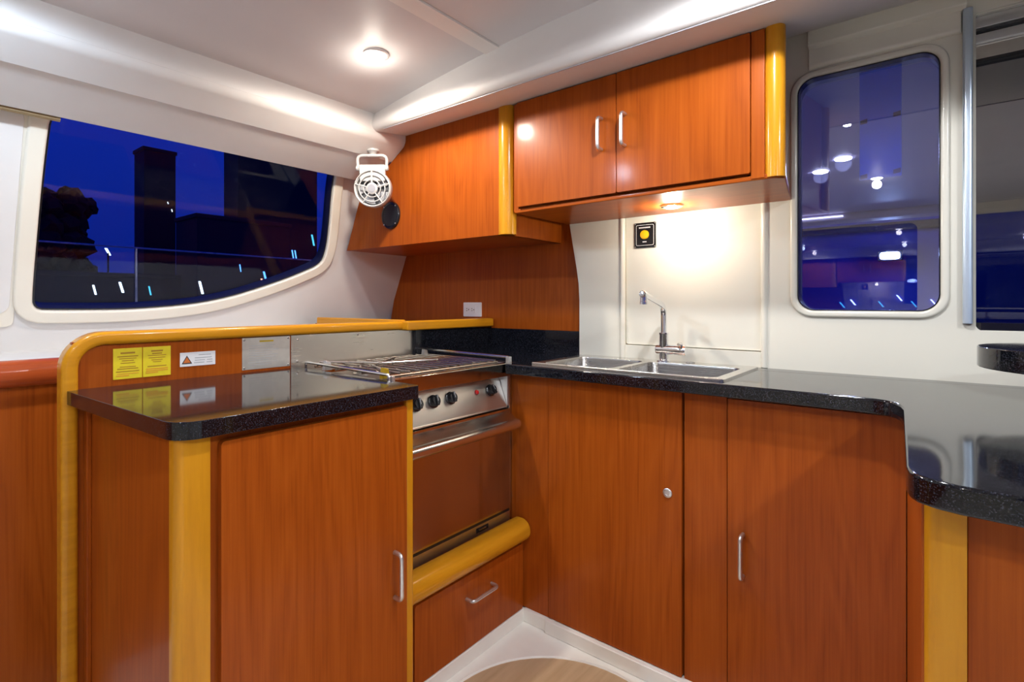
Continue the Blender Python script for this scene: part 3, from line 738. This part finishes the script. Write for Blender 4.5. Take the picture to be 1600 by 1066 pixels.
t = thing('wall_cabinet', 'long cherry wall cabinet with two doors above the sink', 'cabinet', (-0.75, 1.7, 1.455))
plate('carcase', [(1.522, 1.458), (1.868, 1.458), (1.868, 1.962), (1.78, 1.932), (1.64, 1.882), (1.522, 1.852)], -1.196, -0.392, 'cherry', t, XF)
box('stile', -1.200, -1.178, 1.512, 1.524, 1.452, 1.848, 'cherry', t)
box('stile', -0.379, -0.345, 1.503, 1.524, 1.452, 1.848, 'cherry', t)
plate('bottom_board', [(-1.196, 1.512), (-0.345, 1.505), (-0.322, 1.505), (-0.299, 1.530), (-0.350, 1.868), (-1.196, 1.868)], 1.448, 1.462, 'cherry_x', t, 'z', bev=0.003)
pp = [(-0.348, 1.53)] + arc(-0.3235, 1.5245, 0.0250, 180, 360, 14) + [(-0.300, 1.53), (-0.318, 1.868), (-0.335, 1.868)]
plate('end_post', arc(-0.3235, 1.5245, 0.0252, 0, 360, 28)[:-1], 1.452, 1.850, 'maple_z', t, 'z', smooth=True)
plate('end_panel', [(-0.345, 1.53), (-0.318, 1.535), (-0.378, 1.868), (-0.40, 1.868)], 1.456, 1.858, 'cherry', t, 'z')
d = plate('door', rrect(-1.177, -0.779, 1.468, 1.845, 0.004), 1.500, 1.518, 'cherry', t, YF, bev=0.003)
bow_handle((-0.830, 1.501, 1.712), (-0.830, 1.501, 1.613), (0, -0.028, 0), 0.006, d)
d = plate('door', rrect(-0.775, -0.380, 1.468, 1.845, 0.004), 1.497, 1.518, 'cherry', t, YF, bev=0.003)
bow_handle((-0.746, 1.498, 1.708), (-0.746, 1.498, 1.610), (0, -0.028, 0), 0.006, d)

px_, py_, pz_ = -0.682, 1.715, 1.448
t = thing('under_cabinet_light', 'small round puck light glowing under the wall cabinet', 'light', (px_, py_, pz_))
lathe('ring', [(0.024, 0.0), (0.036, 0.0), (0.036, 0.006), (0.030, 0.009), (0.024, 0.009)], (px_, py_, pz_), (0, 0, -1), 'chrome', t)
lathe('lens', [(0.026, 0.004), (0.022, 0.009), (0, 0.011)], (px_, py_, pz_), (0, 0, -1), 'puck_glow', t)
ld = bpy.data.lights.new('puck', 'POINT'); ld.energy = PUCK_W; ld.color = (1.0, 0.93, 0.78); ld.shadow_soft_size = 0.022
lo = bpy.data.objects.new('bulb', ld); COL.objects.link(lo); lo.parent = t; lo.location = (0, 0, -0.036)

# ================================================================== SMALL FITTINGS
t = thing('pump_switch_panel', 'square black switch panel with an amber button above the tap', 'switch', (-0.852, 1.878, 1.33))
yb = 1.879
plate('plate', rrect(-0.895, -0.809, 1.330, 1.425, 0.003), yb - 0.003, yb, 'black_plastic', t, YF, bev=0.0008)
plate('border_line', rrect(-0.888, -0.816, 1.338, 1.417, 0.006), yb - 0.0034, yb - 0.003, 'label_white', t, YF, holes=[rrect(-0.8865, -0.8175, 1.3395, 1.4155, 0.005)])
lathe('button', [(0.0175, 0.0), (0.0175, 0.003), (0.0155, 0.007), (0.010, 0.008), (0, 0.0085)], (-0.853, yb - 0.003, 1.379), (0, -1, 0), 'button_amber', t)
for i in range(9): box('lettering', -0.876 + i * 0.0052, -0.8723 + i * 0.0052, yb - 0.0034, yb - 0.003, 1.4035, 1.4085, 'label_white', t, 0)
for i in range(3): box('lettering', -0.861 + i * 0.0056, -0.857 + i * 0.0056, yb - 0.0034, yb - 0.003, 1.350, 1.354, 'label_white', t, 0)
for xx in (-0.8915, -0.8125):
    for zz in (1.3335, 1.4215): screw('screw', (xx, yb - 0.003, zz), (0, -1, 0), t, 0.0026, 'alu')

t = thing('power_outlet', 'white double power outlet on the cherry corner panel', 'outlet', (-1.75, 1.885, 1.052))
plate('cover_plate', rrect(-1.810, -1.694, 1.052, 1.121, 0.004), 1.878, 1.8855, 'white_plastic', t, YF, bev=0.002)
ins = plate('insert', rrect(-1.795, -1.726, 1.070, 1.102, 0.003), 1.8755, 1.879, 'white_plastic', t, YF, bev=0.001)
for cx_ in (-1.778, -1.744):
    box('slot', cx_ - 0.009, cx_ - 0.004, 1.8748, 1.8758, 1.089, 1.0925, 'black_plastic', ins, 0)
    box('slot', cx_ - 0.009, cx_ - 0.004, 1.8748, 1.8758, 1.079, 1.0825, 'black_plastic', ins, 0)
    lathe('ground_hole', [(0.003, 0.0005), (0, 0.0005)], (cx_ + 0.006, 1.8755, 1.0855), (0, -1, 0), 'black_plastic', ins, 12)

# fan hanging from the soffit
t = thing('cabin_fan', 'small white caged fan hanging below the soffit corner', 'fan', (-1.858, 1.375, 1.76))
fc = Vector((-1.846, 1.362, 1.603))
fn = Vector((0.60, -0.79, -0.10)).normalized()          # faces the cabin
fu = Vector((0, 0, 1)); fs = fn.cross(fu).normalized(); fu = fs.cross(fn).normalized()
fs = -fs
def fp3(a, b, c=0): return fc + fs * a + fu * b + fn * c
top = Vector((-1.858, 1.375, 1.768))
lathe('mount', [(0.026, -0.004), (0.026, 0.004), (0.018, 0.009), (0.014, 0.018), (0, 0.020)], top, (0, 0, -1), 'fan_white', t)
tube('yoke', round_path([fp3(-0.060, 0.082, -0.01), fp3(-0.064, 0.138, -0.01), fp3(0.064, 0.138, -0.01), fp3(0.060, 0.082, -0.01)], 0.025, 6), 0.0065, 'fan_white', t, 10, up=fn)
for s_ in (-1, 1):
    lathe('pivot_knob', [(0.011, 0), (0.011, 0.010), (0.008, 0.013), (0, 0.013)], fp3(s_ * 0.056, 0.085, -0.01), fs * s_, 'fan_white', t, 14)
FF = (fc, fs, fu, fn)
plate('neck', [(-0.054, 0.030), (0.054, 0.030), (0.056, 0.100), (-0.056, 0.100)], -0.025, -0.002, 'fan_white', t, FF, bev=0.005)
lathe('housing', [(0.074, -0.034), (0.079, -0.030), (0.079, -0.004), (0.075, 0.0), (0.070, -0.003), (0.070, -0.030), (0.060, -0.034)], fc, fn, 'fan_white', t, 40)
lathe('rear_cage', [(0.070, -0.034), (0.072, -0.044), (0.055, -0.058), (0, -0.060)], fc, fn, 'fan_white', t, 32)
for r_ in (0.0745, 0.055, 0.036):
    tube('cage_ring', [fp3(r_ * math.cos(2 * PI * i / 36), r_ * math.sin(2 * PI * i / 36), 0.004) for i in range(36)], 0.0024, 'fan_white', t, 8, up=fn, closed=True)
for a_ in (90, 15, 165, 235, 305):
    c_, s_ = math.cos(math.radians(a_)), math.sin(math.radians(a_))
    tube('cage_spoke', [fp3(0.02 * c_, 0.02 * s_, 0.005), fp3(0.075 * c_, 0.075 * s_, 0.004)], 0.0026 if a_ != 90 else 0.0042, 'fan_white', t, 8, up=fn)
lathe('hub', [(0.024, 0.0), (0.024, 0.006), (0.020, 0.009), (0, 0.009)], fc, fn, 'fan_white', t, 28)
lathe('badge', [(0.0165, 0.0085), (0.0165, 0.0105), (0, 0.011)], fc, fn, 'grey_plastic', t, 24)
for k in range(5):
    a0 = 72 * k + 10
    poly = [(0.018 * math.cos(math.radians(a0)), 0.018 * math.sin(math.radians(a0)))] + [(0.064 * math.cos(math.radians(a0 + q)), 0.064 * math.sin(math.radians(a0 + q))) for q in (4, 16, 28, 40, 50)] + [(0.018 * math.cos(math.radians(a0 + 30)), 0.018 * math.sin(math.radians(a0 + 30)))]
    plate('blade', poly, -0.020, -0.018, 'fan_blade', t, FF)
lathe('back_plate', [(0.068, -0.031), (0.068, -0.028), (0, -0.028)], fc, fn, 'fan_dark', t, 32)

# ================================================================== OUTSIDE, AT NIGHT
# side deck rail
t = thing('deck_rail', 'thin steel guard rail outside the curved window', 'rail', (-2.95, 1.1, 0.9))
tube('top_rail', [(-2.95, -1.5, 1.385), (-2.95, 3.2, 1.375)], 0.004, 'steel_dark', t, 8)
for y_ in (0.83, 2.9): tube('stanchion', [(-2.95, y_, 0.9), (-2.95, y_, 1.38)], 0.005, 'steel_dark', t, 8)
o = box('side_deck', -3.4, -2.90, -3, 4, 0.80, 0.90, 'boat_deck', None, 0.01); tag(o, 'pale side deck outside the curved window', 'deck')

def tower(name, label, x, y0, y1, z1, mat, lights, depth=4.0, cat='building'):
    t = thing(name, label, cat, (x - depth / 2, (y0 + y1) / 2, -2))
    box('walls', x - depth, x, y0, y1, -2.0, z1, mat, t, 0.02)
    box('roof_parapet', x - depth - 0.03, x + 0.03, y0 - 0.05, y1 + 0.05, z1, z1 + 0.15, mat, t, 0.02)
    for (yy, zz, hw, hh, mt) in lights:
        # tilted glowing slivers imitate streaked city lights
        plate('light_streak', [(yy - hw, zz + hh), (yy - hw * 0.2, zz + hh), (yy + hw, zz - hh), (yy + hw * 0.2, zz - hh)], x, x + 0.03, mt, t, XF)
tower('office_tower', 'narrow dark tower block seen through the middle of the curved window', -25, 7.3, 8.45, 7.35, 'night_building', [(8.3, 5.0, .02, .05, 'city_white'), (8.15, 5.3, .02, .04, 'city_white')], depth=1.2)
tower('apartment_block', 'wide dark block filling the right of the curved window', -25, 11.0, 15.0, 9.0, 'night_building',
      [(12.0, 4.85, .07, .16, 'city_white'), (12.35, 4.85, .06, .16, 'city_white'), (13.05, 4.55, .06, .16, 'city_cyan'), (13.2, 3.45, .10, .30, 'city_cyan'), (13.65, 3.55, .06, .20, 'city_blue'), (13.8, 3.55, .06, .20, 'city_blue'),
       (14.75, 4.35, .10, .28, 'city_cyan'), (12.75, 4.1, .03, .14, 'city_white')], depth=1.5)
tower('quay_shed', 'low dark red quay building below the tall blocks', -20.5, 7.6, 11.1, 4.18, 'night_red',
      [(7.73, 1.66, 0.085, 0.222, 'city_white'), (10.04, 2.17, 0.077, 0.171, 'city_blue'), (9.95, 1.87, 0.077, 0.188, 'city_warm'), (10.89, 2.13, 0.085, 0.120, 'city_blue'), (9.10, 2.43, 0.034, 0.137, 'city_blue')], depth=2.0)
tower('harbour_wall', 'long low dark quay wall along the bottom of the curved window', -22, 2.5, 9.0, 2.0, 'night_building',
      [(5.0, 1.55, .06, .16, 'city_white'), (5.75, 1.65, .08, .18, 'city_white'), (6.6, 1.55, .05, .16, 'city_cyan'), (5.7, 3.0, .0, .0, 'city_white')][:3], cat='wall')
t = thing('harbour_lamp', 'small white lamp above the quay wall left of the guard rail post', 'light', (-22.5, 5.5, 2.15))
tube('pole', [(-22.5, 5.5, 2.15), (-22.5, 5.5, 2.85)], 0.03, 'night_building', t, 8)
plate('head', [(5.40, 3.02), (5.47, 3.02), (5.58, 2.78), (5.52, 2.78)], -22.52, -22.48, 'city_white', t, XF)
def tree(label, x, y, z, r, n, seed):
    rnd = random.Random(seed)
    t = thing('shore_tree', label, 'tree', (x, y, -2))
    tube('trunk', [(x, y, -2), (x, y + 0.1, z)], 0.2, 'night_tree', t, 8)
    bm = bmesh.new()
    for i in range(n):
        c = Vector((x + rnd.uniform(-r, r) * .5, y + rnd.gauss(0, .38) * r, z + rnd.uniform(-r * 2.4, r)))
        bmesh.ops.create_icosphere(bm, subdivisions=2, radius=rnd.uniform(.12, .3) * r, matrix=Matrix.Translation(c))
    for v in bm.verts: v.co += Vector((rnd.uniform(-1, 1), rnd.uniform(-1, 1), rnd.uniform(-1, 1))) * 0.06 * r
    link('crown', bm, 'night_tree', t)
tree('dark tree at the left end of the curved window', -24, 4.15, 3.3, 1.5, 300, 5)

# through the bulkhead window: a floodlight, an added blue wall for its glow, a taped sheet on the outside
o = thing('taped_sheet', 'blue sheet taped to the outside of the bulkhead window', 'sheet', (-0.12, 1.93, 1.5))
plate('sheet', rrect(-0.172, -0.068, 1.495, 1.835, 0.001), 1.924, 1.9255, 'blue_sheet', o, YF)
for xx, zz in ((-0.170, 1.665), (-0.088, 1.672), (-0.170, 1.497), (-0.088, 1.503)):
    plate('tape_strip', [(xx, zz), (xx + 0.018, zz + 0.002), (xx + 0.018, zz + 0.016), (xx, zz + 0.012)], 1.9225, 1.924, 'tape', o, YF)
t = thing('flood_lamp', 'glowing white floodlight outside the bulkhead window', 'light', (-0.35, 7.0, 1.5))
box('housing', -0.46, -0.24, 7.0, 7.12, 1.575, 1.685, 'night_building', t, 0.01)
plate('lens', rrect(-0.44, -0.26, 1.59, 1.668, 0.03), 6.985, 7.0, 'flood_white', t, YF, bev=0.004)
box('arm', -0.37, -0.33, 7.1, 7.34, 1.60, 1.65, 'night_building', t, 0.01)
ld = bpy.data.lights.new('flood', 'POINT'); ld.energy = 6; ld.color = (0.5, 0.7, 1.0); ld.shadow_soft_size = 0.05
lo = bpy.data.objects.new('flood_bulb', ld); COL.objects.link(lo); lo.parent = t; lo.location = (0, -0.12, 0.13)
t = thing('added_glow_cabin', 'added blue boat side that carries the glow around the floodlight', 'boat', (-0.3, 7.6, 0))
box('glow_backing', -1.9, 1.9, 7.35, 7.9, -0.5, 1.95, 'flood_glow_wall', t, 0.06)  # wall added behind the lamp to show its haze as a glow
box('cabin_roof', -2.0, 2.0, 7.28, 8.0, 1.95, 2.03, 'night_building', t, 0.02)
for i, (xx, zz) in enumerate(((-0.83, 1.09), (-0.72, 1.12), (-0.45, 1.10), (-0.28, 1.17), (-0.15, 1.10), (0.02, 1.12))):
    plate('cabin_streak', [(xx - .03, zz + .035), (xx - .015, zz + .035), (xx + .03, zz - .03), (xx + .015, zz - .03)], 7.33, 7.35, ('city_cyan', 'city_white')[i % 2], t, YF)  # slanted glowing slivers in place of streaked night lights
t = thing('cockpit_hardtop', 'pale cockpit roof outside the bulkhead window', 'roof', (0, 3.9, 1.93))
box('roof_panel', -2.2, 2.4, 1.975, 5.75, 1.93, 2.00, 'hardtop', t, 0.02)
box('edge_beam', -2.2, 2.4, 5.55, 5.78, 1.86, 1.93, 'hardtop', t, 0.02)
box('light_strip', -1.6, -0.62, 5.530, 5.549, 1.895, 1.905, 'strip_glow', t, 0)
for xx, yy in ((-0.534, 3.72), (-0.386, 3.46)):
    q = lathe('added_roof_lamp', [(0.040, 0.0), (0.040, 0.006), (0.028, 0.010), (0, 0.010)], (xx, yy, 1.93), (0, 0, -1), 'lamp_glow', t)  # glowing discs added in place of lamp reflections in the pane
    ld = bpy.data.lights.new('cockpit', 'SPOT'); ld.energy = 34; ld.color = (0.74, 0.76, 1.0); ld.shadow_soft_size = 0.04  # spots added to brighten the hardtop and the sheet
    ld.spot_size = math.radians(172); ld.spot_blend = 0.3
    lo = bpy.data.objects.new('added_cockpit_fill', ld); COL.objects.link(lo); lo.parent = t; lo.location = (xx, yy - 3.9, -0.03)
o = box('aft_deck', -2.3, 2.3, 1.975, 5.8, 0.55, 0.60, 'boat_deck', None, 0.01); tag(o, 'open deck outside the bulkhead window', 'deck')
